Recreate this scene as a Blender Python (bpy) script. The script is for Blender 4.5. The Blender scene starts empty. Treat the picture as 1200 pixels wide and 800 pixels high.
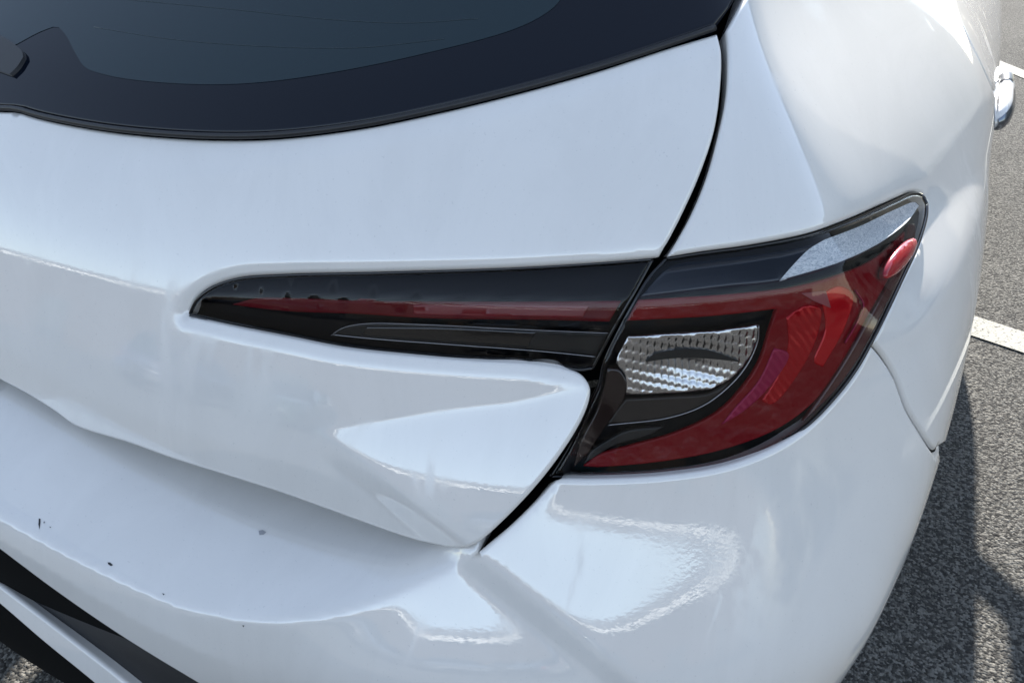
import bpy, bmesh, math, random
import numpy as np
from mathutils import Vector, Matrix
from mathutils.geometry import delaunay_2d_cdt
# ---------------------------------------------------------------- camera numbers
RW, RH = 1200.0, 800.0
CAM = np.array([.771, -.397, 1.257]); YAW, PITCH, ROLL, FOC = math.radians(24.9), math.radians(30.6), 0.0, 1003.0
_f = np.array([-math.sin(YAW)*math.cos(PITCH), math.cos(YAW)*math.cos(PITCH), -math.sin(PITCH)])
_r = np.cross(_f, [0, 0, 1.]); _r /= np.linalg.norm(_r); _u = np.cross(_r, _f)
def proj(P):
    d = P-CAM; w = np.maximum(d@_f, .05)
    return 600+FOC*(d@_r)/w, 400-FOC*(d@_u)/w
def ray(uv):
    uv = np.asarray(uv, float); d = ((uv[..., 0]-600)/FOC)[..., None]*_r-((uv[..., 1]-400)/FOC)[..., None]*_u+_f
    return d/np.linalg.norm(d, axis=-1, keepdims=True)
# ---------------------------------------------------------------- small maths
class Spl:                                             # natural cubic spline, straight outside its ends
    def __init__(s, x, y):
        x = np.array(x, float); y = np.array(y, float); n = len(x); A = np.eye(n); b = np.zeros(n); h = np.diff(x)
        for i in range(1, n-1):
            A[i, i-1] = h[i-1]; A[i, i] = 2*(h[i-1]+h[i]); A[i, i+1] = h[i]
            b[i] = 6*((y[i+1]-y[i])/h[i]-(y[i]-y[i-1])/h[i-1])
        s.x, s.y, s.m, s.h = x, y, np.linalg.solve(A, b), h
    def __call__(s, q):
        q = np.asarray(q, float); qc = np.clip(q, s.x[0], s.x[-1]); i = np.clip(np.searchsorted(s.x, qc)-1, 0, len(s.h)-1)
        h = s.h[i]; a = (s.x[i+1]-qc)/h; b = 1-a
        v = a*s.y[i]+b*s.y[i+1]+((a**3-a)*s.m[i]+(b**3-b)*s.m[i+1])*h*h/6
        s0 = (s.y[1]-s.y[0])/s.h[0]-s.m[1]*s.h[0]/6; s1 = (s.y[-1]-s.y[-2])/s.h[-1]+s.m[-2]*s.h[-1]/6
        return v+np.minimum(q-s.x[0], 0)*s0+np.maximum(q-s.x[-1], 0)*s1
def smax(a, b, k): return .5*(a+b+np.sqrt((a-b)**2+k*k))
def sstep(x, a, b):
    t = np.clip((x-a)/(b-a), 0, 1); return t*t*(3-2*t)
def catmull(pts, step):
    P = np.array(pts, float)
    if len(P) == 2: seg = [P]
    Q = np.vstack([2*P[0]-P[1], P, 2*P[-1]-P[-2]]); out = []
    for i in range(1, len(Q)-2):
        a, b, c, d = Q[i-1], Q[i], Q[i+1], Q[i+2]
        ta = np.linalg.norm(b-a)**.5; tb = np.linalg.norm(c-b)**.5; tc = np.linalg.norm(d-c)**.5
        n = max(1, int(np.ceil(np.linalg.norm(c-b)/step)))
        t = (np.arange(n)/n*tb+ta)[:, None]; t1, t2, t3 = ta, ta+tb, ta+tb+tc
        A1 = (t1-t)/t1*a+t/t1*b; A2 = (t2-t)/(t2-t1)*b+(t-t1)/(t2-t1)*c; A3 = (t3-t)/(t3-t2)*c+(t-t2)/(t3-t2)*d
        B1 = (t2-t)/t2*A1+t/t2*A2; B2 = (t3-t)/(t3-t1)*A2+(t-t1)/(t3-t1)*A3
        out.append((t2-t)/(t2-t1)*B1+(t-t1)/(t2-t1)*B2)
    out.append(P[-1:]); return np.vstack(out)
def pdist(u, v, line):                                  # signed distance to an open polyline, and how far along it (0..1)
    line = np.asarray(line, float); best = np.full(np.shape(u), 1e9); sg = np.zeros(np.shape(u)); al = np.zeros(np.shape(u))
    L = np.r_[0, np.cumsum(np.linalg.norm(np.diff(line, axis=0), axis=1))]
    for i in range(len(line)-1):
        ax, ay = line[i]; dx, dy = line[i+1]-line[i]; l2 = dx*dx+dy*dy
        t = ((u-ax)*dx+(v-ay)*dy)/l2; tc = np.clip(t, 0, 1)
        if i == 0: tc = np.minimum(t, 1)
        if i == len(line)-2: tc = np.maximum(tc if i else t, 0) if i else t
        if i == len(line)-2 and i: tc = np.maximum(t, 0)
        ex, ey = u-ax-tc*dx, v-ay-tc*dy; d = np.hypot(ex, ey); m = d < best
        best = np.where(m, d, best); sg = np.where(m, np.sign(dx*ey-dy*ex), sg); al = np.where(m, (L[i]+tc*math.sqrt(l2))/L[-1], al)
    return best*sg, al                                  # positive = to the right of the direction of travel on screen
def ramp(d, r, w):                                      # 0 for d<<0, rises with slope 1, levels off at about w
    s = lambda q: .5*(q+np.sqrt(q*q+r*r))
    return s(d)-s(d-w)
# ---------------------------------------------------------------- the shape of the car
Yg0 = Spl([.45, .60, .68, .736, .80, .85, .90, .95, 1.0, 1.05, 1.12, 1.25, 1.4], [.09, .042, .020, .017, .029, .045, .064, .086, .117, .158, .235, .39, .59])
Yb0 = Spl([.15, .3, .45, .54, .60, .64, .68, .72, .76, .80, .86, .93, 1.0], [.06, .01, -.025, -.046, -.058, -.054, -.034, -.010, .013, .033, .0545, .077, .117])
Xs0 = Spl([.15, .3, .45, .6, .72, .80, .90, .955, 1.0, 1.05, 1.12, 1.25, 1.4], [.84, .885, .902, .919, .926, .923, .901, .876, .848, .808, .745, .66, .575])
Tp = Spl([.2, .5, .7, .85, .95], [.11, .09, .08, .12, .19])
def plan(x): return .13*x*x+.3*x**4
def taper(y, z):
    a = Tp(np.clip(z, .2, .95))*np.maximum(0, 1.0-y)**2; q = .9-y; b = .18*.5*(q+np.sqrt(q*q+.01)); k = sstep(z, .88, .98); return a*(1-k)+b*k
def KK(z): return .06-.036*sstep(z, .86, .97)
OO = np.array([0, .9, .1])

def aP(P): return np.abs(P[..., 0]), P[..., 1], P[..., 2]
def F_up(P):
    x, y, z = aP(P); return smax(Yg0(z)+plan(x)-y, x-Xs0(z)+taper(y, z), KK(z))
Yc0 = Spl([.15, .3, .45, .54, .60, .66, .72, .80, .9], [.06, .01, -.03, -.05, -.060, -.0615, -.060, -.052, -.04])
Zl0 = Spl([0, .10, .20, .28, .35, .43, .50, .56, .62], [.768, .750, .727, .712, .706, .712, .736, .778, .86])
def F_low(P):
    x, y, z = aP(P); k = sstep(x, .30, .50); yf = Yc0(z)*(1-k)+Yb0(z)*k
    f = smax(yf+plan(x)-y, x-Xs0(z)+taper(y, z), KK(z))
    return smax(f, (z-Zl0(x)-.30*(y-.02-plan(x))), .004)
L_DIAG = [(373, 500), (548, 640), (780, 826)]            # right edge of the diagonal chamfer on tailgate and bumper
L_C1 = [(-60, 540), (0, 579.5), (48, 611), (126, 659), (192, 696), (249, 723), (300, 742), (350, 752)]
L_G2 = [(330, 512), (373, 502), (505, 484), (600, 474), (700, 452)]
L_SHOULD = [(1165, 108), (1110, 172), (1082, 202), (1000, 247), (930, 268), (850, 283), (760, 302)]
L_TOP = [(835, 64), (700, 107), (550, 149), (400, 181), (250, 205), (70, 218), (0, 217), (-80, 212)]
L_LOW = [(-60, 375), (0, 403), (60, 440), (150, 481), (250, 516), (370, 551), (540, 640)]
POCKET = [(222, 368), (230, 354), (250, 338), (280, 328), (330, 324), (450, 321), (600, 316), (700, 310), (790, 302), (790, 440), (690, 434), (620, 423), (560, 420), (470, 413), (400, 405), (340, 393), (280, 381)]
POCKET_S = np.vstack([catmull(POCKET[12:]+POCKET[:1], 8)[:-1], catmull(POCKET[:8], 8), np.array(POCKET[8:12], float)])
def view(P):
    x, y, z = aP(P); A = np.stack([x, y, z], -1); u, v = proj(A); s = np.linalg.norm(A-CAM, axis=-1)/FOC; return u, v, s
def F_side(P):                                            # flank: rear corner below the lamp follows the bumper, above it the tailgate
    x, y, z = aP(P); return smax(np.where(z > .93, Yg0(z), Yb0(np.minimum(z, .93)))+plan(x)-y, x-Xs0(z)+taper(y, z)-.022*sstep(y, 1.3, 2.3), KK(z))
def d_gate(P):
    u, v, s = view(P)
    d2, _ = pdist(u, v, L_DIAG); d1, _ = pdist(u, v, L_G2)
    a = .18*ramp(d1, 6, 170); g2 = a*ramp(-d2+24, 4, 24)/24
    dt, _ = pdist(u, v, L_TOP); top = -.22*ramp(dt, 3, 60)*sstep(u, -60, 330)
    dl, _ = pdist(u, v, L_LOW); low = -.14*ramp(dl, 3, 90)*(1-sstep(u, 380, 480))
    dp = poly_dist(np.stack([u, v], -1), POCKET_S); W = 16; pk = -.21*((W-dp)+np.sqrt((W-dp)**2+14))
    pk = np.where(v > 372, pk*.9, pk)
    return (g2*sstep(u, 345, 400)+top+low+pk)*s
def d_side(P):
    u, v, s = view(P); dl, _ = pdist(u, v, L_SHOULD)
    return -.33*ramp(-dl, 7, 46)*s*sstep(P[..., 1], .1, .3)
def d_bump(P):
    u, v, s = view(P); d2, _ = pdist(u, v, L_DIAG)
    st = .55*ramp(-d2+25, 5, 25)*sstep(u, 500, 545)*(1-sstep(u, 860, 1010))
    d1, _ = pdist(u, v, L_C1); st = st+.25*ramp(d1, 1.5, 42)*(1-sstep(u, 190, 330))
    return st*s*sstep(P[..., 2], .4, .6)+d_side(P)*sstep(u, 720, 960)
# ---------------------------------------------------------------- camera, sky, sun, exposure
C = bpy.context.scene.collection
sc = bpy.context.scene
cd = bpy.data.cameras.new('camera'); cam = bpy.data.objects.new('camera', cd); C.objects.link(cam)
cd.sensor_width = 36; cd.lens = FOC/RW*36; cd.clip_end = 2000; cd.clip_start = .02
cam.matrix_world = Matrix([[_r[i], _u[i], -_f[i], CAM[i]] for i in range(3)]+[[0, 0, 0, 1]])
sc.camera = cam
SUN = np.array([-.18, 2.1, 1.0]); SUN /= np.linalg.norm(SUN)          # towards the sun: ahead of the car, a little to its left
w = bpy.data.worlds.new('World'); sc.world = w; w.use_nodes = True
nt = w.node_tree; sky = nt.nodes.new('ShaderNodeTexSky'); sky.sky_type = 'NISHITA'; sky.sun_disc = False
sky.sun_elevation = math.asin(SUN[2]); sky.sun_rotation = math.atan2(SUN[0], SUN[1])
sky.air_density = 1.0; sky.dust_density = .1; sky.ozone_density = 1.0
bg = nt.nodes['Background']; bg.inputs[1].default_value = .12; hs = nt.nodes.new('ShaderNodeHueSaturation'); hs.inputs['Saturation'].default_value = .70
nt.links.new(sky.outputs[0], hs.inputs['Color']); nt.links.new(hs.outputs[0], bg.inputs[0])
ld = bpy.data.lights.new('sun', 'SUN'); ld.energy = 4.7; ld.angle = math.radians(.5); ld.color = (1, .95, .88)
lo = bpy.data.objects.new('sun', ld); C.objects.link(lo); lo.rotation_euler = Vector(-SUN).to_track_quat('-Z', 'Y').to_euler()
sc.view_settings.view_transform = 'Standard'; sc.view_settings.look = 'None'; sc.view_settings.exposure = 1.80
sc.render.resolution_x, sc.render.resolution_y = 1024, 682
# ---------------------------------------------------------------- materials
def mat(name): 
    m = bpy.data.materials.new(name); m.use_nodes = True; return m, m.node_tree, m.node_tree.nodes['Principled BSDF']
def pmat(name, col, rough=.5, metal=0, coat=0, crough=.03, spec=.5):
    m, t, p = mat(name); p.inputs['Base Color'].default_value = (*col, 1); p.inputs['Roughness'].default_value = rough
    p.inputs['Metallic'].default_value = metal; p.inputs['Coat Weight'].default_value = coat; p.inputs['Coat Roughness'].default_value = crough
    p.inputs['Specular IOR Level'].default_value = spec; return m
def nd(t, typ, **k):
    n = t.nodes.new(typ)
    for a, b in k.items():
        if a.startswith('i_'):
            key = a[2:]; n.inputs[int(key) if key.isdigit() else key].default_value = b
        else: setattr(n, a, b)
    return n
def ramp_node(t, stops, interp='LINEAR'):
    n = t.nodes.new('ShaderNodeValToRGB'); n.color_ramp.interpolation = interp
    e = n.color_ramp.elements
    while len(e) < len(stops): e.new(.5)
    for q, (p, c) in zip(e, stops): q.position = p; q.color = (c, c, c, 1) if isinstance(c, (int, float)) else (*c, 1)
    return n
def noise_bump(m, scale, strength, dist=.001, detail=4, coord='Object', stretch=None, target='Normal'):
    t = m.node_tree; p = t.nodes['Principled BSDF']; tc = nd(t, 'ShaderNodeTexCoord'); n = nd(t, 'ShaderNodeTexNoise', i_Scale=scale, i_Detail=detail)
    src = tc.outputs[coord]
    if stretch:
        mp = nd(t, 'ShaderNodeMapping'); mp.inputs['Scale'].default_value = stretch; t.links.new(src, mp.inputs[0]); src = mp.outputs[0]
    t.links.new(src, n.inputs[0]); b = nd(t, 'ShaderNodeBump', i_Strength=strength, i_Distance=dist)
    t.links.new(n.outputs[0], b.inputs['Height']); t.links.new(b.outputs[0], p.inputs[target]); return m
# ---------------------------------------------------------------- objects
def tag(o, label=None, cat=None, group=None, kind=None):
    for k, v in (('label', label), ('category', cat), ('group', group), ('kind', kind)):
        if v: o[k] = v
    return o
def empty(name, loc=(0, 0, 0)):
    o = bpy.data.objects.new(name, None); C.objects.link(o); o.location = loc; return o
def link(name, me, m, parent=None):
    o = bpy.data.objects.new(name, me); C.objects.link(o)
    if m: me.materials.append(m)
    if parent: o.parent = parent; o.matrix_parent_inverse = Matrix.Translation(-parent_loc(parent))
    return o
def parent_loc(p):
    v = Vector((0, 0, 0))
    while p: v += p.location; p = p.parent
    return v
def pymesh(name, V, Fc, smooth=True):
    me = bpy.data.meshes.new(name); me.from_pydata([tuple(map(float, v)) for v in V], [], [tuple(map(int, f)) for f in Fc])
    if smooth: me.polygons.foreach_set('use_smooth', [True]*len(me.polygons))
    me.validate(); return me
def grid_mesh(name, P, closed=False, smooth=True):              # P: rows x cols x 3
    r, c = P.shape[:2]; Fc = []
    for i in range(r-1):
        for j in range(c if closed else c-1):
            k = (j+1) % c; Fc.append((i*c+j, i*c+k, (i+1)*c+k, (i+1)*c+j))
    return pymesh(name, P.reshape(-1, 3), Fc, smooth)
def tube(pts, rad, n=8):                                       # a round bar along a line
    pts = np.array(pts, float); rows = []; T = np.gradient(pts, axis=0); T /= np.linalg.norm(T, axis=1)[:, None]
    up = np.array([0, 0, 1.]) if abs(T[0][2]) < .9 else np.array([1., 0, 0]); rad = np.broadcast_to(rad, len(pts))
    for p, t_, r_ in zip(pts, T, rad):
        a = np.cross(up, t_); a /= np.linalg.norm(a); b = np.cross(t_, a); th = np.arange(n)/n*2*math.pi
        rows.append(p+r_*(np.cos(th)[:, None]*a+np.sin(th)[:, None]*b))
    P = np.array(rows); V = P.reshape(-1, 3); Fc = []; m = len(pts)
    for i in range(m-1):
        for j in range(n): Fc.append((i*n+j, i*n+(j+1) % n, (i+1)*n+(j+1) % n, (i+1)*n+j))
    Fc.append(tuple(range(n))[::-1]); Fc.append(tuple((m-1)*n+j for j in range(n))); return V, Fc
def merge(parts):
    V, Fc, k = [], [], 0
    for v, f in parts:
        V.append(np.asarray(v)); Fc += [tuple(i+k for i in q) for q in f]; k += len(v)
    return np.vstack(V), Fc
# ---------------------------------------------------------------- panels: sheets cut from the body's shape, with rolled edges
def dirs(q):
    ph = q[:, 0]/.8; ps = q[:, 1]/.9
    return np.stack([np.sin(ph)*np.cos(ps), -np.cos(ph)*np.cos(ps), np.sin(ps)], -1)
def params(P):
    d = P-OO; return np.stack([np.arctan2(d[:, 0], -d[:, 1])*.8, np.arctan2(d[:, 2], np.hypot(d[:, 0], d[:, 1]))*.9], -1)
def solve(F, disp, O, D, t0, t1, n, outward):                    # first crossing of F = disp along O + tD
    m = len(D); O = np.broadcast_to(O, D.shape); t = np.linspace(t0, t1, n); a = np.full(m, t0); b = np.full(m, t1); ok = np.zeros(m, bool)
    sgn = 1 if outward else -1; prev = sgn*F(O+D*t0); best = np.abs(prev); tb = np.full(m, t0)
    for q in t[1:]:
        v = sgn*F(O+D*q); hit = (prev < 0) & (v >= 0) & ~ok
        a = np.where(hit, q-(t1-t0)/(n-1), a); b = np.where(hit, q, b); ok |= hit
        c = ~ok & (np.abs(v) < best); tb = np.where(c, q, tb); best = np.where(c, np.abs(v), best); prev = v
    for _ in range(20):
        mid = (a+b)/2; v = sgn*F(O+D*mid[:, None]); up = v < 0; a = np.where(up, mid, a); b = np.where(up, b, mid)
    t = np.where(ok, (a+b)/2, tb)
    if disp is not None:
        for _ in range(4):
            P = O+D*t[:, None]; f = F(P)-disp(P); g = (F(P+D*1e-4)-F(P))/1e-4
            g = np.where(np.abs(g) < .12, np.sign(g)*.12+1e-9, g); t = t-np.where(ok, np.clip(f/g, -.03, .03), 0)*.9
    return O+D*t[:, None], ok
def pix(F, disp, uv):
    P, ok = solve(F, disp, CAM, ray(np.asarray(uv, float)), .25, 3.2, 260, False)
    if (~ok).any(): print('MISS', np.asarray(uv)[~ok].round(0).tolist()[:8])
    return P
def side_dirs(q): return np.stack([np.full(len(q), .15), q[:, 0], q[:, 1]], -1), np.tile([1., 0, 0], (len(q), 1))
class Shape:
    def __init__(s, F, disp=None, off=0., side=False): s.F, s.d, s.off, s.side = F, disp, off, side
    def disp(s, P): return (s.d(P) if s.d else 0)+s.off
    def surf(s, q):
        if s.side: o, d = side_dirs(q); return solve(s.F, s.disp, o, d, 0., 1.2, 40, True)[0]
        return solve(s.F, s.disp, OO, dirs(q), .25, 2.2, 60, True)[0]
    def par(s, P): return P[:, 1:3].copy() if s.side else params(P)
    def sym(s, curves, step=4.):                                  # right half of an outline (from x=0 to x=0), mirrored
        P = []
        for c in curves: P.append((pix(s.F, s.disp, catmull(c, step)) if len(c[0]) == 2 else catmull(c, step*.001)))
        P = np.vstack(P); P = P[P[:, 0] > .003]; return s.par(np.vstack([P, P[::-1]*[-1, 1, 1]]))
    def outline(s, curves, step=4.):                              # curve: list of (u,v) photo points or (x,y,z) points in the car
        out = []
        for c in curves:
            if len(c[0]) == 2: q = s.par(pix(s.F, s.disp, catmull(c, step)))
            else: q = s.par(catmull(c, step*.001))
            out.append(q[:-1])
        return np.vstack(out)
def poly_in(q, poly):
    x, y = q[:, 0], q[:, 1]; ins = np.zeros(len(q), bool); n = len(poly)
    for i in range(n):
        x1, y1 = poly[i]; x2, y2 = poly[(i+1) % n]
        if y1 == y2: continue
        c = ((y1 > y) != (y2 > y)) & (x < (x2-x1)*(y-y1)/(y2-y1)+x1); ins ^= c
    return ins
def poly_dist(q, poly):
    best = np.full(len(q), 1e9); n = len(poly)
    for i in range(n):
        a = poly[i]; e = poly[(i+1) % n]-a; l2 = (e*e).sum()+1e-18; t = np.clip(((q-a)@e)/l2, 0, 1)
        best = np.minimum(best, ((q-a-t[:, None]*e)**2).sum(1))
    return np.sqrt(best)
def poly_open(q, line):
    line = line[::3] if len(line) > 9 else line; best = np.full(len(q), 1e9)
    for a, b in zip(line[:-1], line[1:]):
        e = b-a; t = np.clip(((q-a)@e)/((e*e).sum()+1e-18), 0, 1); best = np.minimum(best, ((q-a-t[:, None]*e)**2).sum(1))
    return np.sqrt(best)
def offs(L, d):                                                # a line moved sideways by d pixels
    P = catmull(L, 6); T = np.gradient(P, axis=0); T /= np.linalg.norm(T, axis=1)[:, None]; return P+np.stack([-T[:, 1], T[:, 0]], -1)*d
PROFILE = [(0, .0028, 2.6), (.0007, .0012, 1.1), (.0017, .0004, .5), (.0032, 0, 0)]
def panel(name, S, curves, m, parent, step=.005, profile=PROFILE, scale=1., depth=.014, pstep=4., mirror=True, extra=None, guides=()):
    q = S.outline(curves, pstep) if isinstance(curves, list) else curves
    keep = [0]
    for i in range(1, len(q)):
        if np.linalg.norm(q[i]-q[keep[-1]]) > .0008: keep.append(i)
    if np.linalg.norm(q[keep[-1]]-q[0]) < .0008: keep.pop()
    q = q[keep]; area = .5*np.sum(q[:, 0]*np.roll(q[:, 1], -1)-np.roll(q[:, 0], -1)*q[:, 1])
    if area < 0: q = q[::-1]
    e = np.roll(q, -1, 0)-np.roll(q, 1, 0); e /= np.linalg.norm(e, axis=1)[:, None]; nrm = np.stack([e[:, 1], -e[:, 0]], -1)   # outward
    rings = []; info = []
    for k, (d, drop, tilt) in enumerate(profile):
        r = q-nrm*d*scale
        if k:
            dd = poly_dist(r, q); ok = poly_in(r, q) & (dd > d*scale*.8)
            r = r[ok]; nn = nrm[ok]
        else: nn = nrm
        rings.append(r); info.append((np.full(len(r), drop*scale), np.full(len(r), tilt), nn))
    lo, hi = q.min(0), q.max(0); X, Y = np.meshgrid(np.arange(lo[0], hi[0], step), np.arange(lo[1], hi[1], step)); X = X+(np.arange(X.shape[0]) % 2)[:, None]*step/2
    g = np.stack([X.ravel(), Y.ravel()], -1); g = g[poly_in(g, q)]; g = g[poly_dist(g, q) > profile[-1][0]*scale+step*.45]
    if guides:
        gp = []
        for L in guides:
            P_ = pix(S.F, S.disp, catmull(L, 3)); gp.append(S.par(P_)); 
            if not mirror: gp.append(S.par(P_*[-1, 1, 1]))
        for gg in gp:
            g = g[poly_open(g, gg) > step*.45]
        gp = np.vstack(gp); gp = gp[poly_in(gp, q)]; gp = gp[poly_dist(gp, q) > profile[-1][0]*scale+.001]; g = np.vstack([g, gp])
    allq = np.vstack(rings+[g]); n0 = len(q)
    drop = np.concatenate([i[0] for i in info]+[np.zeros(len(g))]); tilt = np.concatenate([i[1] for i in info]+[np.zeros(len(g))]); nn = np.vstack([i[2] for i in info]+[np.zeros((len(g), 2))])
    res = delaunay_2d_cdt([Vector(v) for v in allq.tolist()], [], [list(range(n0))], 1, 1e-7)
    vo = np.array([tuple(v) for v in res[0]]); src = [o[0] if o else -1 for o in res[3]]; src = np.array(src); faces = [tuple(f) for f in res[2]]
    dr = np.where(src >= 0, drop[src], 0); ti = np.where(src >= 0, tilt[src], 0); n2 = np.where(src[:, None] >= 0, nn[src], 0)
    P = S.surf(vo); h = 8e-4
    A = 2*(S.surf(vo+[h, 0])-P); B = 2*(S.surf(vo+[0, h])-P); N = np.cross(A, B); N /= np.linalg.norm(N, axis=1)[:, None]+1e-12
    out_ref = np.tile([1., 0, 0], (len(P), 1)) if S.side else P-OO
    N *= np.sign((N*out_ref).sum(1))[:, None]
    tan = A/(2*h)*n2[:, :1]+B/(2*h)*n2[:, 1:]; tan -= (tan*N).sum(1)[:, None]*N; tl = np.linalg.norm(tan, axis=1)[:, None]; tan = np.where(tl > 1e-6, tan/np.maximum(tl, 1e-6), 0)
    P = P-N*dr[:, None]
    if extra is not None: P = P+N*extra(P)[:, None]
    N2 = N+tan*ti[:, None]; N2 /= np.linalg.norm(N2, axis=1)[:, None]
    # skirt from the rim inwards
    edge = {}
    for f in faces:
        for a, b in zip(f, f[1:]+f[:1]):
            if (b, a) in edge: del edge[(b, a)]
            else: edge[(a, b)] = 1
    V = P.tolist(); NN = N2.tolist(); mp = {}
    def low(i, dp):
        if (i, dp) not in mp: mp[(i, dp)] = len(V); V.append((P[i]-N[i]*dp).tolist()); NN.append((tan[i] if np.abs(tan[i]).sum() > 0 else N[i]).tolist())
        return mp[(i, dp)]
    fl = [list(f) for f in faces]; dark = []; jamb = m.name == 'pearl_white_paint' and depth
    # orientation: make faces look outwards
    f0 = np.array([f[:3] for f in faces[:200]]); cr = np.cross(P[f0[:, 1]]-P[f0[:, 0]], P[f0[:, 2]]-P[f0[:, 0]]); flip = (cr*N[f0[:, 0]]).sum() < 0
    if depth:
        for (a, b) in edge:
            if not jamb: fl.append([b, a, low(a, depth), low(b, depth)])
            else: fl.append([b, a, low(a, .0025), low(b, .0025)]); fl.append([low(b, .0025), low(a, .0025), low(a, depth), low(b, depth)]); dark.append(len(fl)-1)
    if flip: fl = [f[::-1] for f in fl]
    objs = []
    for mir in ((False, True) if mirror else (False,)):
        VV = np.array(V); N3 = np.array(NN)
        if mir: VV = VV*[-1, 1, 1]; N3 = N3*[-1, 1, 1]; ff = [f[::-1] for f in fl]
        else: ff = fl
        me = bpy.data.meshes.new(name); me.from_pydata(VV.tolist(), [], ff); me.polygons.foreach_set('use_smooth', [True]*len(ff))
        
        if extra is None: me.normals_split_custom_set_from_vertices(N3.tolist())
        objs.append((me, link(name, me, m, parent[1] if mir and isinstance(parent, tuple) else (parent[0] if isinstance(parent, tuple) else parent))))
    if dark:
        for _, o in objs: o.data.materials.append(inner_mat)  # deep jamb faces darkened: shade of the shut lines put into the colour
    return [o for _, o in objs]
# ================================================================ ground
m_asph, t, p = mat('asphalt'); tc = nd(t, 'ShaderNodeTexCoord')
vo = nd(t, 'ShaderNodeTexVoronoi', i_Scale=205.); t.links.new(tc.outputs['Object'], vo.inputs[0])
vo2 = nd(t, 'ShaderNodeTexVoronoi', i_Scale=90.); t.links.new(tc.outputs['Object'], vo2.inputs[0])
no = nd(t, 'ShaderNodeTexNoise', i_Scale=1.2, i_Detail=6); t.links.new(tc.outputs['Object'], no.inputs[0])
sepc = nd(t, 'ShaderNodeSeparateColor'); t.links.new(vo.outputs['Color'], sepc.inputs[0])
cr = ramp_node(t, [(0, (.044, .043, .041)), (.38, (.062, .060, .056)), (.68, (.135, .13, .118)), (1, (.20, .192, .174))]); t.links.new(sepc.outputs[0], cr.inputs[0])
mx = nd(t, 'ShaderNodeMix', data_type='RGBA', blend_type='MULTIPLY'); mx.inputs[0].default_value = .5
c2 = ramp_node(t, [(.3, .6), (.7, 1.0)]); t.links.new(no.outputs[0], c2.inputs[0]); t.links.new(cr.outputs[0], mx.inputs[6]); t.links.new(c2.outputs[0], mx.inputs[7])
t.links.new(mx.outputs[2], p.inputs['Base Color']); p.inputs['Roughness'].default_value = .9; p.inputs['Specular IOR Level'].default_value = .03
ad = nd(t, 'ShaderNodeMath', operation='ADD'); t.links.new(vo.outputs['Distance'], ad.inputs[0]); t.links.new(vo2.outputs['Distance'], ad.inputs[1])
inv = nd(t, 'ShaderNodeMath', operation='MULTIPLY'); inv.inputs[1].default_value = -1; t.links.new(ad.outputs[0], inv.inputs[0])
bp = nd(t, 'ShaderNodeBump', i_Strength=1., i_Distance=.0024); t.links.new(inv.outputs[0], bp.inputs['Height']); t.links.new(bp.outputs[0], p.inputs['Normal'])
me = pymesh('ground', [(-300, -300, 0), (300, -300, 0), (300, 300, 0), (-300, 300, 0)], [(0, 1, 2, 3)], False); tag(link('ground', me, m_asph), kind='structure')
m_line, t, p = mat('worn_white_line_paint'); tc = nd(t, 'ShaderNodeTexCoord')
vo = nd(t, 'ShaderNodeTexVoronoi', i_Scale=205.); t.links.new(tc.outputs['Object'], vo.inputs[0])
sp = nd(t, 'ShaderNodeSeparateColor'); t.links.new(vo.outputs['Color'], sp.inputs[0])
cr = ramp_node(t, [(0, (.12, .12, .11)), (.12, (.33, .32, .285)), (1, (.42, .405, .36))]); t.links.new(sp.outputs[0], cr.inputs[0]); nw = nd(t, 'ShaderNodeTexNoise', i_Scale=38., i_Detail=8., i_Roughness=.7); t.links.new(tc.outputs['Object'], nw.inputs[0]); cw = ramp_node(t, [(.60, 0.), (.66, 1.)]); t.links.new(nw.outputs[0], cw.inputs[0])
mw = nd(t, 'ShaderNodeMix', data_type='RGBA'); mw.inputs[7].default_value = (.06, .058, .054, 1); t.links.new(cw.outputs[0], mw.inputs[0]); t.links.new(cr.outputs[0], mw.inputs[6]); t.links.new(mw.outputs[2], p.inputs['Base Color'])
p.inputs['Roughness'].default_value = .9; p.inputs['Specular IOR Level'].default_value = .1
bp = nd(t, 'ShaderNodeBump', i_Strength=.6, i_Distance=.002, invert=True); t.links.new(vo.outputs['Distance'], bp.inputs['Height']); t.links.new(bp.outputs[0], p.inputs['Normal'])
def stripe(a, b, wd):
    a, b = np.array(a, float), np.array(b, float); d = (b-a)/np.linalg.norm(b-a); n_ = np.array([-d[1], d[0]])*wd/2
    V = [(*(a-n_), .004), (*(b-n_), .004), (*(b+n_), .004), (*(a+n_), .004)]
    return tag(link('parking_line', pymesh('parking_line', V, [(0, 1, 2, 3)], False), m_line), kind='structure')
G = lambda u, v: (CAM+ray([u, v])*(-CAM[2]/ray([u, v])[2]))[:2]
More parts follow.
